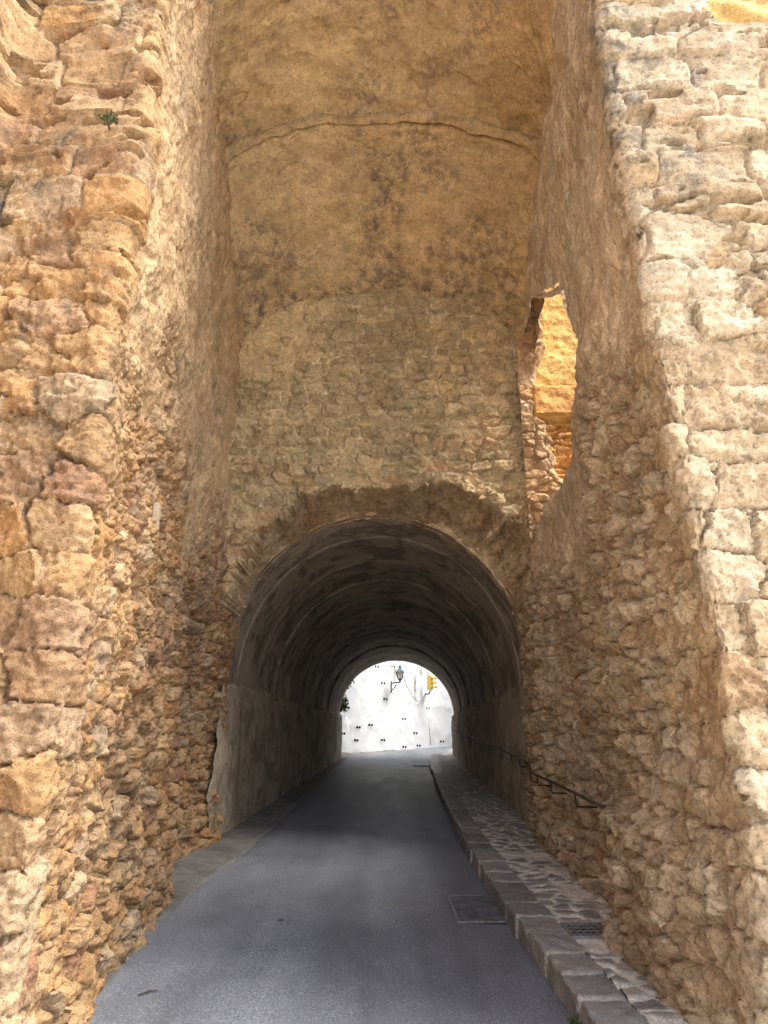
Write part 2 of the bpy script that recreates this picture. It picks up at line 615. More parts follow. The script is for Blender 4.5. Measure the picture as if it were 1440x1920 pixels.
def wall_base(low, high, steps, zs, z0, z1, side, r=0.12):
    u, A, B = sample_line(low, high, steps, r)
    w = sstep(z0, z1, zs)
    P2 = A[:, None, :] * (1 - w)[None, :, None] + B[:, None, :] * w[None, :, None]
    P = np.concatenate([P2, np.broadcast_to(zs[None, :, None], P2.shape[:2] + (1,))], -1)
    T = np.gradient(P2, axis=0)
    N = np.stack([-T[..., 1], T[..., 0]], -1) * side
    N /= np.linalg.norm(N, axis=-1, keepdims=True) + 1e-9
    N = np.concatenate([N, np.zeros(P2.shape[:2] + (1,))], -1)
    U = np.broadcast_to(u[:, None], P2.shape[:2]).copy()
    V = np.broadcast_to(zs[None, :], P2.shape[:2]).copy()
    return P, N, U, V


def zsteps(*parts):
    z = [np.array([parts[0][0]])]
    for a, b, s in parts:
        k = max(1, int(round((b - a) / s)))
        z.append(a + (b - a) * np.arange(1, k + 1) / k)
    return np.concatenate(z)


def attrs(sid, mort, ren, lic):
    return np.stack([np.clip(a, 0, 1) * np.ones_like(sid) for a in (sid, mort, ren, lic)], -1)


def pier_surface(P, N, U, V, ucorner, k, ren_z, front_side, big=1.0, gain=1.0):
    """relief of a pier: coursed quoins along its corner, rubble low down, worn render and ashlar above"""
    du = (U - ucorner) * front_side                       # >0 on the front face, <0 on the inner face
    wob = fbm(P, 0.55, 3, k + 300)
    # rubble of the faces
    hA, mA, iA = stone_relief(U, V, P, 0.26 * big, 0.16 * big, k + 11, 0.17, 0.10)
    hB, mB, iB = stone_relief(U, V, P, 0.20, 0.135, k + 23, 0.18 + 0.20 * sstep(1.2, 3.4, V), 0.12, 0.5)
    hQ, mQ, iQ = stone_relief(U, V, P, 0.46, 0.25, k + 37, 0.14, 0.07, 0.3)
    near = sstep(-0.9, -0.1, du + 0.5 * wob)              # coarser stones near and on the front
    h = hB * (1 - near) + hA * near
    m = np.where(near > .5, mA, mB)
    i = np.where(near > .5, iA, iB)
    q = sstep(-0.42, -0.22, du + 0.15 * wob) * sstep(0.75, 0.45, du + 0.25 * wob)
    h = h * (1 - q) + (0.25 + hQ * 0.75) * q
    m = np.where(q > .5, mQ, m)
    i = np.where(q > .5, iQ, i)
    amp = 0.118 * gain * (1 - near) + 0.088 * near
    # weathered render and ashlar higher up
    zr = ren_z + 0.8 * wob + 0.12 * np.minimum(du, 0)
    inner = sstep(-0.5, -1.6, du)
    ren = sstep(-0.3, 0.35, V - zr)
    rough = 0.009 * fbm(P, 10, 4, k + 400, 0.65) + 0.024 * fbm(P, 2.3, 4, k + 401)
    gouge = np.maximum(0, fbm(P, 5, 3, k + 402, sx=1, sy=1, sz=.55) - 0.34)
    # ashlar courses with eroded beds on the front
    eC, iC, hC = rubble(U + .1 * fbm(P, .8, 2, k + 403), V + 0.05 * fbm(P, 1.2, 2, k + 404), 0.55, 0.27, k + 41, 0.35, 5)
    bed = 1 - sstep(0.0, 0.07, eC)
    frontness = sstep(-0.35, -0.1, du)
    cav = np.minimum(.07, np.maximum(0, fbm(P, 3.2, 3, k + 405, sz=2.4) - 0.42) * 0.6)
    strat = 0.010 * fbm(P, 3, 5, k + 406, 0.6, sz=7)
    hashl = 0.055 * (iC - 0.5) - 0.026 * bed - cav + strat
    hren = 0.04 + rough * (1 - .6 * frontness) - 0.05 * gouge * (1 - .7 * frontness) + frontness * hashl
    D = h * amp * (1 - ren) + hren * ren
    D = D - 0.06 * gain * (1 - ren) - .02 * ren + 0.05 * wob + 0.012 * fbm(P, 7, 4, k + 407, 0.6) * (1 - .7 * ren * frontness) + 0.008 * fbm(P, 24, 2, k + 408) * (1 - .5 * ren) - 0.014 * np.abs(fbm(P, 13, 3, k + 411, 0.6)) * (1 - .6 * ren)
    # diagonal gouges and pock marks in the mortar
    D = D - 0.012 * m * (1 - ren) * np.maximum(0, fbm(P, 14, 3, k + 409))
    mort = m * (1 - ren * frontness)
    sid = np.where(ren * frontness > .5, iC, i)
    mort = np.where((ren * frontness) > .5, bed * 0.8, mort)
    renm = ren * np.maximum(1 - frontness, sstep(0.0, 0.35, fbm(P, 1.2, 3, k + 410)) * 0.8)
    return D, sid, mort, renm, ren, frontness, du


def build_left():
    low = [(-2.7, -3.0), (-2.46, 3.3), (-1.53, 3.25), (-1.95, 6.75), (-2.42, 6.95), (-2.13, 9.35)]
    high = [(-2.7, -3.0), (-2.46, 3.3), (-1.52, 3.25), (-1.97, 6.5), (-2.02, 7.02), (-2.06, 9.35)]
    zs = zsteps((-0.15, 4.6, .0125), (4.6, 9.6, .019))
    P, N, U, V = wall_base(low, high, [.05, .0125, .0135, .014, .02], zs, 2.0, 3.4, -1)
    uc = np.linalg.norm(np.array(low[1]) - low[0]) + np.linalg.norm(np.array(low[2]) - low[1]) - 0.08
    D, sid, mort, ren, rmask, fr, du = pier_surface(P, N, U, V, uc, 1000, 4.3, -1)
    lic = sstep(0.05, 0.5, fbm(P, 0.8, 3, 1900)) * 0.5 + 0.7 * fr * rmask * sstep(0.1, .5, fbm(P, 1.6, 3, 1901))
    # the lower courses splay out over the road
    D = D + 0.05 * sstep(1.2, 0.0, V) + 0.03 * fbm(P, 1.6, 2, 1902)
    Q = P + N * D[..., None]
    o = grid_mesh('masonry_wall', Q, attrs(sid, mort, ren, lic), None, M['left'])
    return tag(o, 'ochre rubble pier with big orange corner blocks, on the left of the road', 'wall', 'rough stone piers')


HOLE = [(1045, 535, 6.35), (1056, 585, 6.3), (1075, 625, 6.05), (1100, 660, 5.75), (1096, 700, 5.75), (1080, 735, 5.95), (1076, 790, 6.1), (1071, 850, 6.4), (1062, 890, 6.7), (1043, 918, 7.0)]


def hole_poly():
    """outline of the hole, measured on the plane of the inner wall"""
    pts = []
    for x, y, _ in HOLE:
        r = ray(x + 4, y)
        x0, k = 1.84 - .057 * 5.5, .057
        Y = x0 / (r.x / r.y - k)
        pts.append((Y, CAMH + r.z / r.y * Y))
    pts += [(8.6, 4.1), (8.6, 5.3), (8.6, 6.95), (7.2, 6.9)]
    return pts


def inside(poly, X, Y):
    r = np.zeros(X.shape, bool)
    n = len(poly)
    for i in range(n):
        x1, y1 = poly[i]
        x2, y2 = poly[(i + 1) % n]
        c = ((y1 > Y) != (y2 > Y)) & (X < (x2 - x1) * (Y - y1) / (y2 - y1 + 1e-12) + x1)
        r ^= c
    return r


def build_right():
    low = [(9.0, 3.1), (3.6, 3.3), (1.63, 3.3), (1.72, 5.35), (1.88, 5.5), (1.80, 8.3), (1.93, 9.35)]
    high = [(9.0, 3.1), (3.6, 3.3), (1.49, 3.3), (1.80, 5.35), (1.84, 5.5), (2.0, 8.3), (2.08, 9.35)]
    zs = zsteps((-0.15, 4.6, .0125), (4.6, 9.6, .019))
    P, N, U, V = wall_base(low, high, [.06, .0125, .0125, .0125, .0135, .02], zs, 1.0, 5.5, 1)
    # the protruding lower block dies out above hand height
    up = sstep(1.05, 1.35, V)
    d5 = sstep(5.0, 5.4, P[..., 1]) * sstep(5.65, 5.45, P[..., 1])
    uc = np.linalg.norm(np.array(low[1]) - low[0]) + np.linalg.norm(np.array(low[2]) - low[1]) - 0.08
    D, sid, mort, ren, rmask, fr, du = pier_surface(P, N, U, V, uc, 5000, 4.0, -1, 1.05, 1.3)
    blk = sstep(3.6, 4.2, P[..., 1]) * sstep(5.42, 5.36, P[..., 1]) * (1 - sstep(-.1, .0, V - 1.2 - .05 * fbm(P, 3, 2, 5800)))
    D = D + 0.12 * blk - 0.05 * up * sstep(4.2, 5.3, P[..., 1]) * sstep(2.2, 1.4, V) * sstep(5.5, 5.3, P[..., 1])
    D = D + 0.06 * sstep(6.5, 8.2, P[..., 1]) * sstep(1.5, 2.6, V) * sstep(3.9, 3.2, V)
    D = D + 0.04 * sstep(1.0, 0.2, V) + 0.03 * fbm(P, 1.6, 2, 5902)
    lic = 0.35 * sstep(0.1, 0.5, fbm(P, 0.9, 3, 5900))
    lic = np.maximum(lic, fr * sstep(4.4, 5.0, V) * sstep(0.6, 0.15, du + .3 * fbm(P, 1.5, 3, 5901)))
    Q = P + N * D[..., None]
    hp = hole_poly()
    Yj = Q[..., 1] + 0.03 * fbm(P, 7, 4, 5910)
    Zj = Q[..., 2] + 0.03 * fbm(P, 7, 4, 5911)
    inner = U > uc + .3
    hol = inside(hp, Yj, Zj) & inner
    top = (~inner) & (V > 6.28 + 0.10 * np.floor(1.9 * (P[..., 0] - 2.3)) * -0.6) & (P[..., 0] > 2.28 + .04 * fbm(P, 5, 2, 5912))
    bad = hol | top
    mask = ~(bad[:-1, :-1] | bad[1:, :-1] | bad[1:, 1:] | bad[:-1, 1:])
    o = grid_mesh('masonry_wall', Q, attrs(sid, mort, ren, lic), mask, M['right'], flip=True)
    tag(o, 'pale limestone pier with a jagged hole high up, right of the pavement', 'wall', 'rough stone piers')
    # broken thickness of the wall round the hole
    pts = np.array(hp)
    t = np.linspace(0, len(pts), 420)
    i = np.minimum(t.astype(int), len(pts) - 1)
    f = (t - i)[:, None]
    loop = pts[i] * (1 - f) + pts[(i + 1) % len(pts)] * f
    dep = np.linspace(.0, 0.22, 34)
    xw = 1.84 + (loop[:, 0] - 5.5) * .057
    G = np.stack([np.broadcast_to((xw[:, None] + dep[None, :]), (420, 34)), np.broadcast_to(loop[:, :1], (420, 34)), np.broadcast_to(loop[:, 1:], (420, 34))], -1).copy()
    cen = loop.mean(0)
    nd = (loop - cen) / np.linalg.norm(loop - cen, axis=1, keepdims=True)
    rr = 0.02 * fbm(G, 7, 4, 5920)
    flare = 0.03 * (dep[None, :] / .22).clip(0, 1) * (loop[:, :1] < 7.9)
    G[..., 1] += nd[:, :1] * (rr + flare)
    G[..., 2] += nd[:, 1:] * (rr + flare)
    s = np.full(G.shape[:2], .4)
    far = np.broadcast_to(loop[:, :1] > 7.25, G.shape[:2])
    rev = grid_mesh('opening_reveal', G, attrs(s, s * 2, s, s * 0), ~(far[:-1, :-1] | far[1:, 1:]), M['right'], o)
    return o


left_wall = build_left()
right_wall = build_right()

# ------------------------------------------------------------------ concrete tunnel
TY0, TY1, TSPR = 9.05, 25.5, 2.32


def tcx(Y):
    return -0.12 + (Y - 9) * 0.0352


def trise(Y):
    return 2.27 - (Y - 9) * 0.0195


TR = 2.08


def build_tunnel():
    root = empty('tunnel', (tcx(TY0), TY0, 0.3), 'dark concrete barrel tunnel with ringed lining and stained walls around the road', 'tunnel')
    na, Ys = 110, zsteps((TY0, 14, .03), (14, TY1, .045))
    ring = np.floor((Ys - TY0 + 0.5) / 1.45)
    rr = np.random.default_rng(3)
    offs = rr.uniform(-.02, .02, 40)
    tone = rr.uniform(0, 1, 40)
    fr = ((Ys - TY0 + 0.5) / 1.45) % 1
    seam = -0.025 * (np.exp(-((fr) / .015) ** 2) + np.exp(-((fr - 1) / .015) ** 2))
    a = np.linspace(-0.04, math.pi + 0.04, na)
    r = TR + offs[ring.astype(int)][None, :] - seam[None, :] + .022 * (fr - .5)[None, :]
    Y2 = np.broadcast_to(Ys[None, :], (na, len(Ys)))
    X = tcx(Y2) - np.cos(a)[:, None] * r
    Z = TSPR + np.sin(a)[:, None] * r * trise(Y2) / TR
    P = np.stack([X, Y2, Z], -1)
    n = 0.012 * fbm(P, .9, 3, 80) + 0.002 * fbm(P, 6, 3, 81)
    P[..., 0] += np.cos(a)[:, None] * n
    P[..., 2] -= np.sin(a)[:, None] * n
    tn = np.broadcast_to(tone[ring.astype(int)][None, :], X.shape)
    lining = grid_mesh('lining', P, attrs(tn, tn, tn, tn), None, M['tunnel'])
    lining.parent = root
    lining.matrix_parent_inverse = Matrix.Translation(-root.location)
    # thick lip of the lining towards the viewer
    lip = np.linspace(0, 0.35, 6)
    a2 = np.linspace(-0.04, math.pi + 0.04, 160)
    L = np.stack([tcx(TY0) - np.cos(a2)[:, None] * (TR + lip[None, :]), np.full((160, 6), TY0), TSPR + np.sin(a2)[:, None] * (TR + lip[None, :]) * trise(TY0) / TR], -1)
    L[..., 1] += 0.03 * fbm(L, 4, 4, 84) - lip[None, :] * .1
    o = grid_mesh('lip_and_leak_plug', L, attrs(L[..., 0] * 0 + .3, L[..., 0] * 0 + .5, L[..., 0] * 0, L[..., 0] * 0), None, M['back'], root, flip=True)
    o.matrix_parent_inverse = Matrix.Translation(-root.location)
    for side in (-1, 1):
        b = MB().box((tcx(TY0) + side * (TR + .42), TY0 + .16, 1.4), (.9, .05, 3.4))  # added plug, closes a sky leak beside the tunnel mouth
        o = b.build('lip_and_leak_plug', M['left'], root)
        o.matrix_parent_inverse = Matrix.Translation(-root.location)
    for side in (-1, 1):
        zs = np.linspace(-.2, TSPR + .03, 90)
        Yw = zsteps((TY0 - .1, 14, .03), (14, TY1 + .1, .05))
        Yg, Zg = np.meshgrid(Yw, zs, indexing='ij')
        W = np.stack([tcx(Yg) + side * TR, Yg, Zg + floor_z(Yg) * sstep(TSPR, 0, Zg)], -1)
        W[..., 1] += .22 * fbm(W, 1.7, 4, 99 + side) * sstep(TY0 + .35, TY0 - .05, Yg)
        edge = sstep(0.0, 0.05, TSPR - Zg - .05 * fbm(W, 1.2, 3, 90 + side))
        rough = 0.04 * fbm(W, 0.9, 3, 91 + side) + 0.008 * fbm(W, 5, 4, 95 + side)
        pan = 0.02 * np.sin(np.floor((Yg + .3 * side) / 2.1) * 7.1)
        W[..., 0] -= side * (0.075 * edge + rough * edge + pan * edge)
        o = grid_mesh('side_wall', W, None, None, M['dado'], root, flip=side > 0)
        o.matrix_parent_inverse = Matrix.Translation(-root.location)
    return root


tunnel = build_tunnel()

# ------------------------------------------------------------------ masonry above the tunnel mouth
RAG = [(395, 1230), (405, 1150), (420, 1108), (438, 1062), (455, 1030), (470, 1012), (510, 976), (535, 968), (545, 945), (570, 932), (603, 930), (622, 912), (668, 917), (720, 920), (760, 912),
       (800, 914), (856, 917), (868, 932), (900, 938), (932, 950), (945, 975), (985, 998), (992, 1040), (998, 1120), (1006, 1230)]


def build_back():
    YB = 8.3
    cx, cz = tcx(TY0), TSPR
    xs = np.arange(-2.45, 2.11, .0125)
    zs = np.arange(1.6, 8.2, .0125)
    X, Z = np.meshgrid(xs, zs, indexing='ij')
    P = np.stack([X, np.full_like(X, YB), Z], -1)
    h1, m1, i1 = stone_relief(X, Z, P, 0.34, 0.165, 7000, 0.13, 0.10, 0.2, .12, True, 3.0)
    h2, m2, i2 = stone_relief(X, Z, P, 0.28, 0.14, 7100, 0.15, 0.10, 0.25, .14, True, 3.0)
    wob = fbm(P, .6, 3, 7200)
    mixv = sstep(-.15, .15, fbm(P, .9, 2, 7201))
    h, m, i = h1 * mixv + h2 * (1 - mixv), np.where(mixv > .5, m1, m2), np.where(mixv > .5, i1, i2)
    D = h * 0.14 - .04 + .03 * wob + .010 * fbm(P, 9, 4, 7202, .6)
    ren = 0.9 * sstep(.25, -.35, X + 1.0 + .8 * wob) * sstep(6.1, 6.7, Z + .5 * wob) + .55 * sstep(.05, .45, fbm(P, 1.1, 4, 7203)) * sstep(5.4, 4.7, Z)
    D = D * (1 - .65 * ren) + .02 * ren
    # broken mouth: the masonry slopes back to the concrete ring
    pp = np.array([[*at_y(x, y, YB)] for x, y in RAG])
    pa, pr = np.arctan2(pp[:, 2] - cz, pp[:, 0] - cx), np.hypot(pp[:, 0] - cx, pp[:, 2] - cz)
    ang, rho = np.arctan2(Z - cz, X - cx), np.hypot(X - cx, Z - cz)
    o_ = np.argsort(pa)
    R1 = np.interp(ang, pa[o_], pr[o_]) + .035 * fbm(P, 5, 3, 7204) + .03 * fbm(P, 14, 3, 7205)
    # the hanging stones step the edge
    R1 = R1 + 0.15 * (hsh(np.floor(ang * 7 + .4 * fbm(P, 3, 2, 7210)).astype(np.int64), np.floor(ang * 0).astype(np.int64), 77) - .5) + 0.06 * (hsh(np.floor(ang * 21).astype(np.int64), np.floor(ang * 0).astype(np.int64), 78) - .5)
    r0 = (TR - .02) * np.hypot(np.cos(ang), np.sin(ang) * trise(TY0) / TR)
    t = (R1 - rho) / np.maximum(R1 - r0, .05)
    tc = np.clip(t, 0, 1)
    back = .20 * sstep(0, .07, tc) + .62 * tc ** .8
    soff = sstep(0.0, .08, tc)
    Dq = D * (1 - .7 * soff)
    hs_, ms_, is_ = stone_relief(ang * 2.3, back * 1.1 + rho * .6, P, .20, .13, 7300, .3, .2, .7)
    Y = YB - Dq + back - soff * (.16 * (hs_ - .35) + .10 * fbm(P, 5.5, 4, 7206, .65) + .14 * fbm(P, 2.2, 3, 7207)) * sstep(1.05, .55, tc)
    i = np.where(soff > .5, .85 + .1 * is_, i)
    Q = np.stack([X, Y, Z], -1)
    bad = (t > 1.02) | ((Z < 3.05) & (X < 0)) | ((Z < 3.0) & (X > 0))
    mask = ~(bad[:-1, :-1] & bad[1:, :-1] & bad[1:, 1:] & bad[:-1, 1:])
    lic = .35 * sstep(6.7, 7.6, Z + .35 * wob) * sstep(.2, -.5, np.abs(X - .5) - 1.6) + .4 * sstep(.15, .5, fbm(P, 1.0, 3, 7208))
    m = np.maximum(m * (1 - soff), soff * (0.4 + .5 * fbm(P, 3, 3, 7209)))
    ren = ren * (1 - soff)
    i = np.where(soff > .5, i, np.clip(i * .75 + .3 * sstep(5.6, 4.7, Z + .4 * wob), 0, 1))
    a = attrs(i, m, ren, lic * (1 - soff) * .6 + soff * .45)
    o = grid_mesh('masonry_wall', Q, a, mask, M['back'])
    return tag(o, 'brown rubble wall above the dark tunnel mouth, broken ragged along its lower edge', 'wall')


back_wall = build_back()

# ------------------------------------------------------------------ high vault in two steps
def build_vault():
    root = empty('vault', (0, 6.2, 7.6), 'brown plastered vault high over the road with a dark arched crack across it', 'vault')

    def part(name, Y0, Y1, f, k, n=2.2):
        na = 260
        Ys = np.arange(Y0, Y1 + .001, .018) if Y0 < 6 else zsteps((Y0, 6.25, .018), (6.25, 6.60, .006), (6.60, Y1, .018))
        a = np.linspace(0, math.pi, na)
        c, s = np.cos(a), np.sin(a)
        t = (Ys - Y0) / (Y1 - Y0)
        nn = (n - (.38 * t if Y0 > 6 else 0 * t))[None, :]      # the inner vault grows rounder towards the back
        sx = np.sign(c)[:, None] * np.abs(c)[:, None] ** (2 / nn)
        sz = np.abs(s)[:, None] ** (2 / nn)
        hw, spr, crown = (np.interp(t, [0, 1], v) for v in f)
        X = sx * hw[None, :]
        Z = spr[None, :] + sz * (crown - spr)[None, :]
        P = np.stack([X, np.broadcast_to(Ys[None, :], X.shape), Z], -1)
        # let the flanks run down inside the walls
        lo = P[:1].copy()
        lo[..., 2] -= .12 if Y0 > 6 else .8
        hi = P[-1:].copy()
        hi[..., 2] -= .8
        P = np.concatenate([lo, P, hi], 0)
        nrm = np.stack([-P[..., 0] / 2, np.zeros(P.shape[:2]), -(P[..., 2] - 6.8) / 2], -1)
        nrm /= np.linalg.norm(nrm, axis=-1, keepdims=True)
        d = .05 * fbm(P, 1.0, 4, k) + .020 * fbm(P, 4.5, 4, k + 9) + .006 * fbm(P, 18, 3, k + 19) - .03 * np.maximum(0, fbm(P, 3.3, 4, k + 29) - .3)
        flake = sstep(.10, .13, fbm(P, 1.7, 4, k + 39)) * .012
        if name == 'inner_vault':
            gw = .013 + .008 * fbm(P, 1.5, 3, k + 71)
            d = d - .14 * sstep(6.33, 6.26, P[..., 1]) - .13 * np.exp(-((P[..., 1] - 6.42 - .03 * fbm(P, 2.0, 3, k + 72)) / gw) ** 2)
        else:
            P[..., 1] += .05 * fbm(P, 2.5, 4, k + 70) * sstep(6.0, 6.2, P[..., 1])
        P = P + nrm * (d + flake)[..., None]
        sd = np.full(P.shape[:2], .5)
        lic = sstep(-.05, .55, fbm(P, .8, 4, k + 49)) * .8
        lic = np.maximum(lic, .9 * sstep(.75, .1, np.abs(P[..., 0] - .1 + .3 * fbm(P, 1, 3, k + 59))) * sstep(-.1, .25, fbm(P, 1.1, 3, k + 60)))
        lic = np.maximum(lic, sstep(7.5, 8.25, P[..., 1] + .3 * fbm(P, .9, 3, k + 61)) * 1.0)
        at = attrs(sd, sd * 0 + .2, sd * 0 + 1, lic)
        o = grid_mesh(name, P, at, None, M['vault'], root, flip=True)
        o.matrix_parent_inverse = Matrix.Translation(-root.location)
        return o

    part('outer_vault', 3.35, 6.23, [(1.70, 2.08), (7.0, 7.93), (9.9, 8.92)], 8000)
    part('inner_vault', 6.15, 8.45, [(2.09, 2.09), (8.02, 6.55), (9.08, 7.78)], 8100)
    return root


vault = build_vault()

# ------------------------------------------------------------------ sunlit wall seen through the hole
def build_ochre():
    xs, zs = np.arange(1.9, 4.6, .015), np.arange(2.5, 8.6, .015)
    X, Z = np.meshgrid(xs, zs, indexing='ij')
    P = np.stack([X, np.full_like(X, 8.22), Z], -1)
    low = sstep(5.68, 5.60, Z)
    h, m, i = stone_relief(X, Z, P, .30, .10, 9000, .25, .25, .8)
    D = low * (h * .12 - .05) + (1 - low) * .02 * fbm(P, 6, 4, 9001)
    blk = sstep(.02, .0, np.abs(Z - 5.95) - .21) * sstep(2.02, 2.06, X) * sstep(3.0, 2.9, X)
    D = D + blk * .10 - .10 * sstep(.07, .0, np.abs(Z - 5.66 - .03 * fbm(P, 3, 2, 9003))) * (1 - blk)
    Q = P.copy()
    Q[..., 1] -= D
    ren = (1 - low) * (1 - blk)
    o = grid_mesh('plaster_wall', Q, attrs(np.where(blk > .5, .45, i), m * low, ren, low * 0), None, M['ochre'])
    tag(o, 'golden ochre plaster wall with an orange block, seen through the jagged hole', 'wall')
    # broken brown end of the pier in front of it
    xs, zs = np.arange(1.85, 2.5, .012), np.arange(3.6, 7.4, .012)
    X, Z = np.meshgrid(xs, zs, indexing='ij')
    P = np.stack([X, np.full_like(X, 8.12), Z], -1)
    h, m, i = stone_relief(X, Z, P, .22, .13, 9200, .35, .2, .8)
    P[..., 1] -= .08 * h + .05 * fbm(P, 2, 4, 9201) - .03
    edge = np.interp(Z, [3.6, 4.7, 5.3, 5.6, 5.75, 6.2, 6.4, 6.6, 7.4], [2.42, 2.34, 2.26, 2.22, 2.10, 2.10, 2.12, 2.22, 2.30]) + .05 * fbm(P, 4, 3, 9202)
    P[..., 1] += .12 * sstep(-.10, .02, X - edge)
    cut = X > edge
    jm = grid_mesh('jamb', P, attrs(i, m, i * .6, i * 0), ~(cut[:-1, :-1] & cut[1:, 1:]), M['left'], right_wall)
    xs, zs = np.arange(2.3, 7, .04), np.arange(5.2, 11, .04)
    X, Z = np.meshgrid(xs, zs, indexing='ij')
    P = np.stack([X, 5.0 + 0 * X, Z], -1)
    P[..., 1] -= .25 * fbm(P, .8, 5, 9100)
    s = np.full(X.shape, .3)
    cut = (Z > 9.5 + .6 * fbm(P, .7, 3, 9101)) | (X < 2.75 + .2 * fbm(P, 1.1, 3, 9102))
    o = grid_mesh('rock_wall', P, attrs(s, s, s * 3, s), ~(cut[:-1, :-1] | cut[1:, 1:]), M['ochre'])
    tag(o, 'yellow rock face just showing above the pale stone pier at the top right', 'wall')


build_ochre()

# ------------------------------------------------------------------ road, gutter, kerb, pavement, ground
KERB = np.array([(1.0, -14), (1.04, -2), (1.05, 3.0), (1.04, 3.93), (1.02, 4.91), (.985, 5.93), (.965, 7.43), (.985, 9.63), (1.06, 12.67), (1.23, 17.94), (1.47, 22.77), (1.95, 26.5), (2.95, 30.4), (4.6, 33.6), (8, 38), (14, 45)])


def spline(pts, per=24):
    out = []
    p = np.vstack([2 * pts[0] - pts[1], pts, 2 * pts[-1] - pts[-2]])
    for i in range(1, len(p) - 2):
        t = np.linspace(0, 1, per, endpoint=False)[:, None]
        a, b, c, d = p[i - 1], p[i], p[i + 1], p[i + 2]
        out.append(.5 * (2 * b + (c - a) * t + (2 * a - 5 * b + 4 * c - d) * t ** 2 + (3 * b - 3 * c + d - a) * t ** 3))
    out.append(pts[-1:])
    return np.concatenate(out)


def along(pts, spacing):
    """points along a dense curve with spacing(y) and their normals to the right"""
    c = spline(pts)
    s = np.concatenate([[0], np.cumsum(np.linalg.norm(np.diff(c, axis=0), axis=1))])
    out, cur = [], 0.0
    while cur < s[-1]:
        x, y = np.interp(cur, s, c[:, 0]), np.interp(cur, s, c[:, 1])
        out.append((cur, x, y))
        cur += spacing(y)
    o = np.array(out)
    T = np.gradient(o[:, 1:], axis=0)
    T /= np.linalg.norm(T, axis=1, keepdims=True)
    return o[:, 0], o[:, 1:], np.stack([T[:, 1], -T[:, 0]], -1)


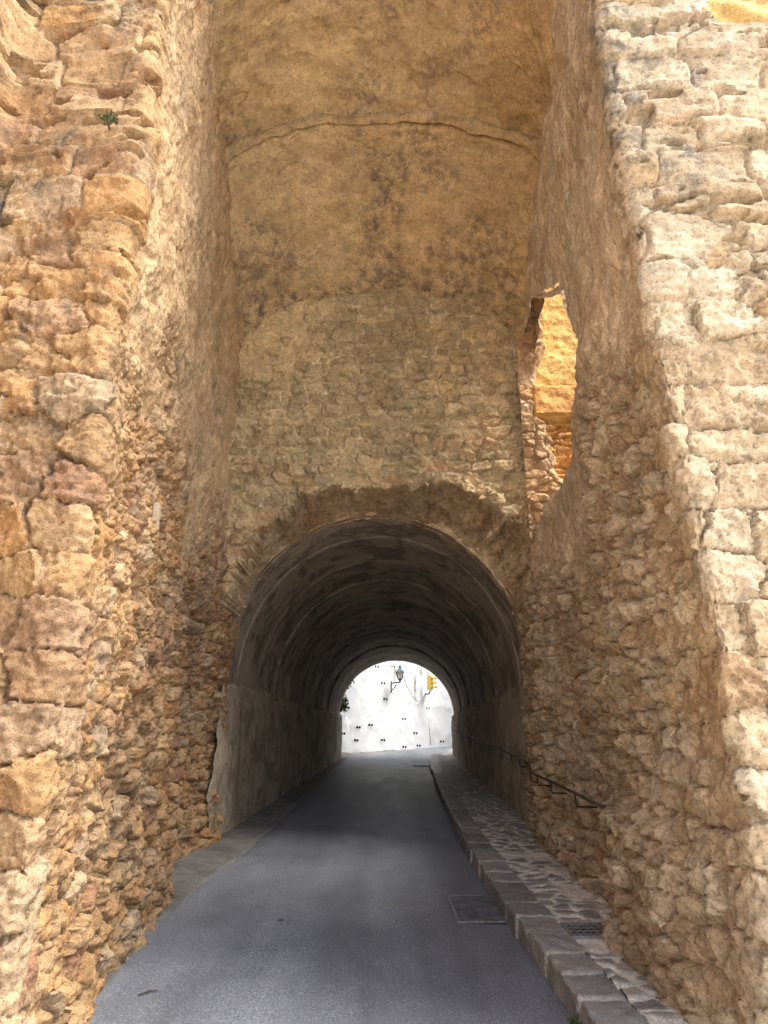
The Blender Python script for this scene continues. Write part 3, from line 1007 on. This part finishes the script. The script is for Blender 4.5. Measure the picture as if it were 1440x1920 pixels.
def build_ground():
    ys = zsteps((-30, 2, .5), (2, 12, .06), (12, 60, .3))
    xs = np.concatenate([np.arange(-30, -3, 1.0), np.arange(-3, 3, .08), np.arange(3, 40, 1.0)])
    X, Y = np.meshgrid(xs, ys, indexing='ij')
    P = np.stack([X, Y, floor_z(Y)], -1)
    P[..., 2] += .010 * fbm(P, .6, 3, 200) * sstep(-30, 0, Y) - .012 * sstep(.6, 1.0, X) * sstep(1.6, 1.0, X)
    o = grid_mesh('road', P, None, None, M['asphalt'])
    tag(o, 'grey asphalt road rising into the tunnel', 'road', kind='structure')
    # unseen pale ground added behind the viewer to bounce light into the recess
    xs, ys = np.arange(-16, 16.1, .5), np.arange(-30, 2.9, .5)
    X, Y = np.meshgrid(xs, ys, indexing='ij')
    o = grid_mesh('reflector', np.stack([X, Y, floor_z(Y) + .025], -1), None, None, M['reflector'])
    tag(o, 'unseen pale ground behind the viewer, added to bounce light into the recess', 'reflector', kind='structure')
    # cement gutter on the left
    G = np.array([(-1.62, -2), (-1.64, 3), (-1.60, 4.35), (-1.70, 5.8), (-1.69, 7.4), (-1.58, 9.06), (-1.53, 12.9), (-1.45, 19.4), (-1.32, 24), (-1.18, 26.6), (-.6, 28.4), (.6, 30.2)])
    s, c, nr = along(G, lambda y: .035 if y < 14 else .08)
    w = np.linspace(0, 1, 40)
    W = -np.interp(c[:, 1], [0, 26, 28, 30], [1.0, .75, .55, .5])
    P2 = c[:, None, :] + nr[:, None, :] * (W[:, None, None] * w[None, :, None])
    zz = .012 + .10 * w ** 1.6 - .03 * np.exp(-((w - .045) / .02) ** 2)
    Z = floor_z(P2[..., 1]) + zz[None, :] - .06 * (w[None, :] < .005)
    P = np.concatenate([P2, Z[..., None]], -1)
    jag = .022 * fbm(P, 5, 4, 210) * (1 - w)[None, :]
    P[..., 0] += jag
    P[..., 2] += .012 * fbm(P, 3, 4, 211) * sstep(0, .2, w)[None, :]
    o = grid_mesh('gutter', P, None, None, M['gutter'], flip=True)
    tag(o, 'pale cement gutter strip along the foot of the left wall', 'gutter', kind='structure')
    # kerb of dark stone blocks
    s, c, nr = along(KERB, lambda y: .08 if y < 2.5 else (.014 if y < 10 else (.03 if y < 18 else .08)))
    prof = [(-.004, -.05)] + [(-.002 + .004 * t, .0 + .115 * t) for t in np.linspace(0, 1, 12)]
    prof += [(.022 - .022 * math.cos(a), .115 + .022 * math.sin(a)) for a in np.linspace(.2, 1.57, 6)]
    prof += [(.022 + t, .138 - .004 * t) for t in np.linspace(.012, .25, 20)]
    prof = np.array(prof)
    pu = np.concatenate([[0], np.cumsum(np.linalg.norm(np.diff(prof, axis=0), axis=1))])
    Kb = np.floor(s / .46 + .35 * np.sin(np.floor(s / .46) * 2.7))
    per = .43
    sw = s + .10 * np.sin(s * 2.3) + .07 * np.sin(s * 5.1)
    kid = np.floor(sw / per)
    fr = sw / per - kid
    gap = np.exp(-(np.minimum(fr, 1 - fr) / .035) ** 2)
    r1 = hsh(kid.astype(np.int64), kid.astype(np.int64) * 0 + 3, 9)
    r2 = hsh(kid.astype(np.int64), kid.astype(np.int64) * 0 + 4, 9)
    P2 = c[:, None, :] + nr[:, None, :] * prof[None, :, :1]
    Z = floor_z(P2[..., 1]) + prof[None, :, 1]
    P = np.concatenate([P2, Z[..., None]], -1)
    lateral = .03 * (r1 - .5)[:, None] + .02 * gap[:, None] + .014 * fbm(P, 6, 3, 220)
    P[..., :2] += nr[:, None, :] * lateral[..., None] * (prof[None, :, :1] < .03)
    topw = sstep(.03, .115, prof[:, 1])[None, :]
    P[..., 2] += topw * (.016 * (r2 - .5)[:, None] - .018 * gap[:, None] + .010 * fbm(P, 9, 4, 221))
    sid = np.broadcast_to((.25 * r1 + .2 * r2 * (r1 > .3))[:, None], P.shape[:2])
    o = grid_mesh('kerb', P, attrs(sid, np.broadcast_to(gap[:, None] * .55, sid.shape), sid * 0, sid * 0), None, M['paving'], flip=True)
    tag(o, 'kerb of dark rounded stone blocks along the right edge of the road', 'kerb', kind='structure')
    # pavement of flat irregular stones set in cement
    s, c, nr = along(KERB, lambda y: .1 if y < 2.5 else (.014 if y < 9 else (.025 if y < 14 else .06)))
    w = np.linspace(.262, 1.75, 105)
    P2 = c[:, None, :] + nr[:, None, :] * w[None, :, None]
    P = np.concatenate([P2, (floor_z(P2[..., 1]) + .128)[..., None]], -1)
    S, Wd = np.broadcast_to(s[:, None], P.shape[:2]), np.broadcast_to(w[None, :], P.shape[:2])
    wu = Wd + .06 * fbm(P, 3, 3, 230)
    wv = S + .06 * fbm(P, 3, 3, 231)
    e, ID, hs = rubble(wu, wv, .21, .14, 400, .95, 2.2)
    big = fbm(P, .8, 2, 232)
    st = sstep(.15, .27, e + .12 * fbm(P, 4, 3, 233)) * sstep(-.45, -.1, fbm(P, 1.6, 3, 234) + .35 * (hsh((ID * 999).astype(np.int64), (ID * 0).astype(np.int64), 3) - .3) + .15)
    P[..., 2] += .016 * st * (.5 + .5 * ID) + .02 * (hs - .6) * st * .4 + .006 * fbm(P, 10, 3, 235) + .012 * big
    flat = sstep(.26, .22, np.abs(P[..., 0] - 1.45)) * sstep(.24, .20, np.abs(P[..., 1] - 5.335))
    P[..., 2] = P[..., 2] * (1 - flat) + (floor_z(P[..., 1]) + .130) * flat
    # cement fillet against the wall
    fil = sstep(.72, .92, Wd - .25 * sstep(6, 12, P[..., 1]))
    o = grid_mesh('pavement', P, attrs(ID, np.clip(1 - st + fil * .8 + flat, 0, 1), ID * 0, ID * 0), None, M['paving'], flip=True)
    tag(o, 'narrow pavement of dark flat stones set in cement', 'pavement', kind='structure')


build_ground()

# ------------------------------------------------------------------ whitewashed wall beyond the tunnel
WA, WB = Vector((-1.95, 26.9, 0)), Vector((3.55, 34.9, 0))
WD = (WB - WA).normalized()
WNRM = Vector((WD.y, -WD.x, 0))          # towards the road and the viewer


def on_white(px, py, off=0.0):
    r = ray(px, py)
    o = Vector((0, 0, CAMH))
    t = (WA + WNRM * off - o).dot(WNRM) / r.dot(WNRM)
    return o + r * t


def build_white():
    s, z = np.arange(-1.2, 24, .07), np.arange(.3, 10, .07)
    S, Z = np.meshgrid(s, z, indexing='ij')
    P = np.stack([WA.x + WD.x * S, WA.y + WD.y * S, Z], -1)
    d = .05 * fbm(P, .5, 4, 300) + .010 * fbm(P, 2.5, 4, 301)
    P[..., 0] += WNRM.x * d
    P[..., 1] += WNRM.y * d
    lic = np.zeros(S.shape)
    for (px, py, w, h) in ((779, 1290, .16, .85), (789, 1258, .18, .3), (741, 1264, .16, .5), (802, 1262, .12, .22)):
        q = on_white(px, py)
        sc = (q - WA).dot(WD)
        lic = np.maximum(lic, sstep(1.0, .45, np.hypot((S - sc) / w, (Z - q.z) / h)))
    q = on_white(655, 1356)
    sc = (q - WA).dot(WD)
    ch = sstep(1, .7, np.hypot((S - sc) / .3, (Z - q.z) / .35)) * sstep(.1, .2, fbm(P, 5, 3, 302))
    o = grid_mesh('white_wall', P, attrs(lic * 0, ch, lic * 0, lic), None, M['white'], flip=True)
    tag(o, 'tall whitewashed wall with pairs of small drain holes at the far end of the tunnel', 'wall')
    rot = Matrix((WD, WNRM * -1, Vector((0, 0, 1)))).transposed()
    for (zx, zy) in ((547, 205), (703, 205), (608, 365), (630, 517), (265, 600), (1035, 605), (808, 710), (488, 768), (372, 790), (224, 850), (920, 847), (350, 915), (609, 914), (813, 980), (951, 967), (1177, 928)):
        px, py = 600 + zx / 5.143, 1210 + zy / 5.143
        for k in (-1, 1):
            p = on_white(px + k * 2.3, py + k * .25, .02)
            mb = MB()
            w_, h_ = .017, .040
            t_ = .005
            for c, dd in (((-w_, 0, 0), (t_, .07, 2 * h_)), ((w_, 0, 0), (t_, .07, 2 * h_)), ((0, 0, h_), (2 * w_ + t_, .07, t_)), ((0, 0, -h_), (2 * w_ + t_, .07, t_)), ((0, .03, 0), (2 * w_ - t_, .01, 2 * h_ - t_))):
                mb.box(p + rot @ Vector(c), dd, rot)
            mb.build('weep_hole', M['void'], o)  # black boxes on an uncut wall, their colour stands for the holes' shade
    # joint running down the wall
    pts = [on_white(x, y, .012) for x, y in ((798, 1302), (800, 1330), (803, 1352), (806, 1378), (807.5, 1397))]
    MB().tube(pts, .012, 5).build('joint', M['cable'], o)
    return o


white_wall = build_white()


def build_lantern():
    foot = on_white(733.5, 1290, 0.0)
    root = empty('wall_lantern', foot, 'blue green street lantern with white glass on an iron bracket on the whitewashed wall', 'lantern')
    n = WNRM
    # bracket reaches out from the wall and along the view to the right
    out = (n * .8 + Vector((.12, -.1, 0))).normalized()
    tip = at_y(750, 1279, foot.y - .62)
    arm0 = Vector((foot.x, foot.y, on_white(733.5, 1281).z))
    top = tip - foot
    a0 = arm0 - foot
    mb = MB()
    mb.tube([a0, top], .028, 8)
    mb.tube([Vector((0, 0, -.12)), a0 * .0 + top * .62 + Vector((0, 0, -.02))], .02, 8)
    mb.tube([Vector((0, 0, -.2)), a0 + Vector((0, 0, .1))], .03, 8)
    mb.tube([top * .45 + Vector((0, 0, .02)), top * .45 + Vector((0, 0, -.2))], .012, 6)
    mb.build('bracket', M['iron'], root, True)
    zt = top
    K = .74
    MB().tube([zt + Vector((0, 0, -.03 * K)), zt + Vector((0, 0, .06 * K)), zt + Vector((0, 0, .10 * K)), zt + Vector((0, 0, .16 * K))], [.03, .025, .06, .03], 8).build('stem', M['iron'], root, True)
    MB().frustum(zt + Vector((0, 0, .17 * K)), .16 * K, zt + Vector((0, 0, .56 * K)), .29 * K).build('glass', M['glass'], root)
    fr = MB()
    for k in range(4):
        a = .785 + k * 1.5708
        d = Vector((math.cos(a), math.sin(a), 0))
        fr.tube([zt + d * .165 * K + Vector((0, 0, .16 * K)), zt + d * .30 * K + Vector((0, 0, .57 * K))], .016, 6)
        b = a + 1.5708
        e = Vector((math.cos(b), math.sin(b), 0))
        fr.tube([zt + d * .165 * K + Vector((0, 0, .165 * K)), zt + e * .165 * K + Vector((0, 0, .165 * K))], .018, 6)
        fr.tube([zt + d * .30 * K + Vector((0, 0, .565 * K)), zt + e * .30 * K + Vector((0, 0, .565 * K))], .018, 6)
    fr.build('frame', M['iron'], root)
    rf = MB().frustum(zt + Vector((0, 0, .575 * K)), .36 * K, zt + Vector((0, 0, .73 * K)), .17 * K).frustum(zt + Vector((0, 0, .732 * K)), .15 * K, zt + Vector((0, 0, .84 * K)), .07 * K)
    roof = rf.build('roof', M['lamp_blue'], root)
    MB().tube([zt + Vector((0, 0, .84 * K)), zt + Vector((0, 0, .88 * K)), zt + Vector((0, 0, .93 * K)), zt + Vector((0, 0, .97 * K))], [.02, .055, .055, .012], 8).build('finial', M['lamp_blue'], roof, True)
    return root


build_lantern()


def build_signal():
    base = on_white(797, 1301, 0)
    root = empty('traffic_light', base, 'yellow traffic light seen side on, on a curved arm on the whitewashed wall', 'traffic light')
    out = WNRM
    top = at_y(806.5, 1294, base.y - .45) - base
    MB().tube([Vector((0, 0, 0)), top * .5 + Vector((0, 0, -.10)), top * .85 + Vector((0, 0, -.12)), top + Vector((0, 0, -.04)), top + Vector((0, 0, .02))], .03, 8).build('arm', M['iron'], root, True)
    rot = Matrix.Rotation(R(-28), 3, 'Z')
    c = top + Vector((0, 0, .34))
    MB().box(c, (.22, .20, .66), rot, .02).build('housing', M['yellow'], root)
    for k in (-1, 0, 1):
        mb = MB()
        o = c + Vector((0, 0, k * .205))
        ring = []
        for i in range(11):
            a = R(-20 + i * 22)
            ring.append(Vector((0, .085 * math.cos(a), .085 * math.sin(a) + .01)))
        for i in range(10):
            vs_ = []
            for d in (0.11, .30):
                for q in (ring[i], ring[i + 1]):
                    vs_.append(mb.bm.verts.new(o + rot @ (q + Vector((d, 0, -.25 * (d - .11))))))
            mb.bm.faces.new((vs_[0], vs_[1], vs_[3], vs_[2]))
        f = mb.build('visor', M['yellow'], root)
        sm = f.modifiers.new('thickness', 'SOLIDIFY')
        sm.thickness = .008
        MB().tube([o + rot @ Vector((.105, 0, 0)), o + rot @ Vector((.125, 0, 0))], .08, 14).build('lens', M['void'], root, False)
    # cable sagging over the wall
    pts = [on_white(x, y, .10) for x, y in ((744, 1212), (749, 1238), (753, 1258), (761, 1282), (770, 1300), (777, 1310), (784, 1315), (790, 1313), (795, 1305), (797, 1301))]
    o = MB().tube([Vector(p) for p in spline(np.array([[*p] for p in pts]), 5)], .013, 6).build('cable', M['cable'], None, True)
    tag(o, 'grey cable sagging across the whitewashed wall to the traffic light', 'cable')


build_signal()

# ------------------------------------------------------------------ handrail along the right wall
def build_rail():
    p0, p1 = at_y(1141, 1506, 5.44), at_y(1006, 1448, 8.25)
    q = [at_y(1004, 1432, 8.25)]
    for Y in (9.2, 11, 14, 17, 20, 23, 25.3):
        x = tcx(Y) + TR - .12
        q.append(Vector((x, Y, SLOPE * Y + .128 + .86 + .004 * (Y - 9))))
    q[0].x = 1.68
    q[1].x -= .04
    root = empty('handrail', p1, 'dark steel handrail in two lengths fixed on brackets along the right wall', 'handrail')
    loc = root.location.copy()
    pr = [p0 + Vector((-.03, 0, 0)), p0.lerp(p1, .5), p1]
    for p in pr:
        p.x -= .075
    pr[0] = pr[0] + (pr[0] - pr[2]).normalized() * .22
    MB().tube([p - loc for p in pr] + [q[0] - loc], .013, 10).build('rail', M['rail'], root, True)
    MB().tube([p - loc for p in q], .013, 10).build('rail', M['rail'], root, True)
    spots = [(pr[0].lerp(pr[2], t), .10) for t in (.28, .62, .86, .99)]
    for i in range(len(q) - 1):
        n = 2 if i else 1
        for k in range(n):
            spots.append((q[i].lerp(q[i + 1], (k + .5) / n), .14))
    for p, reach in spots:
        p = p - loc
        MB().tube([p, p + Vector((.005, 0, -.085)), p + Vector((.012, 0, -.10)), p + Vector((reach + .08, 0, -.105))], .007, 6).build('bracket', M['iron'], root, True)


build_rail()

# ------------------------------------------------------------------ drain grate, road cover
def build_grate():
    y0, x0 = 5.335, 1.45
    root = empty('drain_grate', (x0, y0, float(floor_z(y0)) + .139), 'rectangular steel drain grate set flush in the stone pavement', 'grate')
    root.rotation_euler = (math.atan(SLOPE), 0, 0)
    w, l = .34, .29
    f = MB()
    for sx in (-1, 1):
        f.box((sx * w / 2, 0, 0), (.022, l + .022, .022))
        f.box((0, sx * l / 2, 0), (w - .022, .022, .0215))
    f.build('frame', M['grate'], root)
    b = MB()
    for k in range(1, 7):
        b.box((-w / 2 + k * w / 7, 0, -.001), (.010, l - .022, .014))
    for k in range(1, 4):
        b.box((0, -l / 2 + k * l / 4, -.003), (w - .022, .009, .012))
    b.build('bars', M['grate'], root)
    MB().box((0, 0, -.010), (w - .02, l - .02, .003)).build('pit', M['void'], root)  # black sheet just under the bars, painted as the shade of the pit


build_grate()


def build_cover():
    root = empty('road_cover', (.78, 6.42, float(floor_z(6.42)) + .004), 'dark rectangular patch cover in the asphalt beside the kerb', 'cover')
    root.rotation_euler = (math.atan(SLOPE), 0, R(1))
    xs, ys = np.arange(-.19, .1901, .01), np.arange(-.38, .3801, .01)
    X, Y = np.meshgrid(xs, ys, indexing='ij')
    P = np.stack([X, Y, 0 * X + .006], -1)
    P[..., 2] += .004 * fbm(P, 7, 4, 600)
    X2 = P.copy()
    X2[..., 0] += .008 * fbm(P, 6, 3, 601)
    g = grid_mesh('plate', X2, None, None, M['cover'], root)
    f = MB()
    for sx in (-1, 1):
        f.box((sx * .20, 0, .004), (.022, .80, .012))
        f.box((0, sx * .39, .004), (.378, .02, .0115))
    f.build('rim', M['cover_rim'], root)
    # slot drain further in
    r2 = empty('slot_drain', (1.18, 21.9, float(floor_z(21.9)) + .004), 'narrow dark slot drain across the road edge near the tunnel exit', 'drain')
    MB().box((0, 0, .004), (.62, .16, .012)).build('slot', M['void'], r2)  # solid black slab, the slot's shade put into its colour


build_cover()

# ------------------------------------------------------------------ plants and small things
def leaves(n, place, size, seed):
    r = random.Random(seed)
    bm = bmesh.new()
    for _ in range(n):
        p, d = place(r)
        s = size * r.uniform(.6, 1.25)
        d = Vector(d).normalized()
        side = d.cross(Vector((r.uniform(-1, 1), r.uniform(-1, 1), r.uniform(-.3, 1)))).normalized()
        up = side.cross(d) * .18
        pts = [p, p + d * s * .45 + side * s * .36 + up * s, p + d * s, p + d * s * .45 - side * s * .36 + up * s]
        v = [bm.verts.new(q) for q in pts]
        bm.faces.new((v[0], v[1], v[2]))
        bm.faces.new((v[0], v[2], v[3]))
    return bm


def plant(name, bm, mat, loc, label, cat, stems):
    root = empty(name, loc, label, cat)
    me = bpy.data.meshes.new('foliage')
    bm.to_mesh(me)
    bm.free()
    me.materials.append(mat)
    o = bpy.data.objects.new('foliage', me)
    COL.objects.link(o)
    o.parent = root
    mb = MB()
    for st in stems:
        mb.tube(st, .006 if cat == 'weed' else .018, 5)
    mb.build('stems', M['twig'], root)


iv = at_y(640, 1262, 26.2)


def iv_place(r):
    t = r.random() ** .8
    z = -t * 1.35
    w = .36 * (1 - .75 * t) + .08
    return Vector((r.uniform(-w * 1.2, w) + .12 * math.sin(t * 9) - .1 * t, r.uniform(-.25, .25), z + r.uniform(-.1, .1))), (r.uniform(-1, 1), r.uniform(-1, .3), r.uniform(-1.2, .2))


plant('ivy', leaves(900, iv_place, .10, 5), M['leaf'], iv, 'green ivy hanging at the left edge of the tunnel exit', 'plant',
      [[Vector((-.1, 0, .1)), Vector((0, 0, -.4)), Vector((-.05, 0, -.9)), Vector((-.12, .02, -1.35))], [Vector((.1, .05, 0)), Vector((.2, 0, -.35)), Vector((.1, 0, -.7))]])

wd = at_y(201, 224, 3.17)


def wd_place(r):
    return Vector((r.uniform(-.05, .05), r.uniform(-.02, .04), r.uniform(-.015, .03))), (r.uniform(-1, 1), r.uniform(-1, .1), r.uniform(-.3, 1))


plant('weed', leaves(80, wd_place, .022, 8), M['weed'], wd, 'small green tuft growing from the upper front of the left pier', 'weed', [[Vector((0, .05, -.03)), Vector((0, 0, 0)), Vector((.01, -.03, .03))]])
kx = Vector((1.0, 4.17, float(floor_z(4.17)) + .01))
plant('weed', leaves(40, lambda r: (Vector((r.uniform(-.02, .03), r.uniform(-.03, .03), r.uniform(0, .04))), (r.uniform(-1, .3), r.uniform(-1, 1), r.uniform(.1, 1))), .03, 9), M['weed'], kx,
      'tiny green weed sprouting at the foot of the kerb', 'weed', [[Vector((0, 0, -.01)), Vector((0, 0, .04))]])


def build_small():
    p = at_y(291, 985, 4.75)
    p.x += .0
    root = empty('wooden_batten', p, 'pale wooden batten with two nails stuck in the rough left pier', 'batten')
    d = Vector((-.125, 1, 0)).normalized()
    rot = Matrix((d, Vector((d.y, -d.x, 0)), Vector((0, 0, 1)))).transposed()
    MB().box((0, 0, 0), (.085, .05, .34), rot, .008).build('board', M['wood'], root)
    nrm = Vector((d.y, -d.x, 0))
    for z in (.04, -.10):
        q = nrm * .02 + Vector((0, 0, z)) + d * .01
        MB().tube([q, q + nrm * .055, q + nrm * .056, q + nrm * .06], [.004, .004, .009, .009], 6).build('nail', M['iron'], root)
    # twigs
    t = Vector((1.66, 4.86, float(floor_z(4.86)) + .155))
    o = MB().tube([t, t + Vector((-.02, -.05, .005)), t + Vector((-.055, -.08, .004)), t + Vector((-.06, -.14, .002))], [.012, .016, .012, .004], 6).build('twig', M['twig'], None, True)
    tag(o, 'short dark twig lying on the pavement near the right wall', 'twig')
    t = Vector((-1.44, 4.6, float(floor_z(4.6)) + .01))
    o = MB().tube([t, t + Vector((.05, .05, .006)), t + Vector((.10, .06, .004))], [.003, .006, .003], 6).build('twig', M['twig'], None, True)
    tag(o, 'thin twig lying on the asphalt at the foot of the left pier', 'twig')


build_small()


def build_stub():
    """rubble end of the wall between the tunnel exit and the whitewashed wall"""
    ys, zs = np.arange(25.5, 27.3, .03), np.arange(.5, 5, .03)
    Y, Z = np.meshgrid(ys, zs, indexing='ij')
    P = np.stack([-1.62 - .02 * (Y - 25.5), Y, Z], -1)
    h, m, i = stone_relief(Y, Z, P, .2, .13, 9500, .3, .2)
    P[..., 0] += .10 * h - .14 + .05 * fbm(P, 1.3, 3, 9501)
    o = grid_mesh('rubble_wall', P, attrs(i, m, i * 0, i * 0), None, M['right'], flip=True)
    tag(o, 'narrow strip of rubble wall beside the tunnel exit below the ivy', 'wall')


build_stub()


def build_mass():
    """the unseen rampart the tunnel runs through, with masses added to block light"""
    root = empty('rampart', (0, 17, 0.3), 'unseen stone rampart round the tunnel, with masses added to block light', 'rampart')
    ys, s = np.array([9.3, 25.6]), []
    X, Z = np.meshgrid(np.arange(-9, 9.01, .12), np.arange(-.3, 10.9, .12), indexing='ij')
    for Y in ys:
        inn = (np.hypot(X - tcx(Y), np.maximum(Z - TSPR, 0) * TR / trise(Y)) < TR + .26) & (Z > -.5)
        mask = ~(inn[:-1, :-1] & inn[1:, :-1] & inn[1:, 1:] & inn[:-1, 1:])
        P = np.stack([X, np.full_like(X, Y), Z], -1)
        sd = np.full(X.shape, .4)
        o = grid_mesh('face', P, attrs(sd, sd, sd * 2, sd * 0), mask, M['right'], root)
        o.matrix_parent_inverse = Matrix.Translation(-root.location)
    b = MB().box((0, 17.45, 10.9), (18, 16.3, .2)).box((-3.3, 6.35, 10.9), (11.4, 5.9, .19))  # unseen slabs added to stop sky light leaking into recess and tunnel
    b.box((14.6, 38, 5.6), (12, 24, 11.5))  # unseen block added right of the exit to shade the white wall
    o = b.build('top', M['right'], root)
    o.matrix_parent_inverse = Matrix.Translation(-root.location)


build_mass()
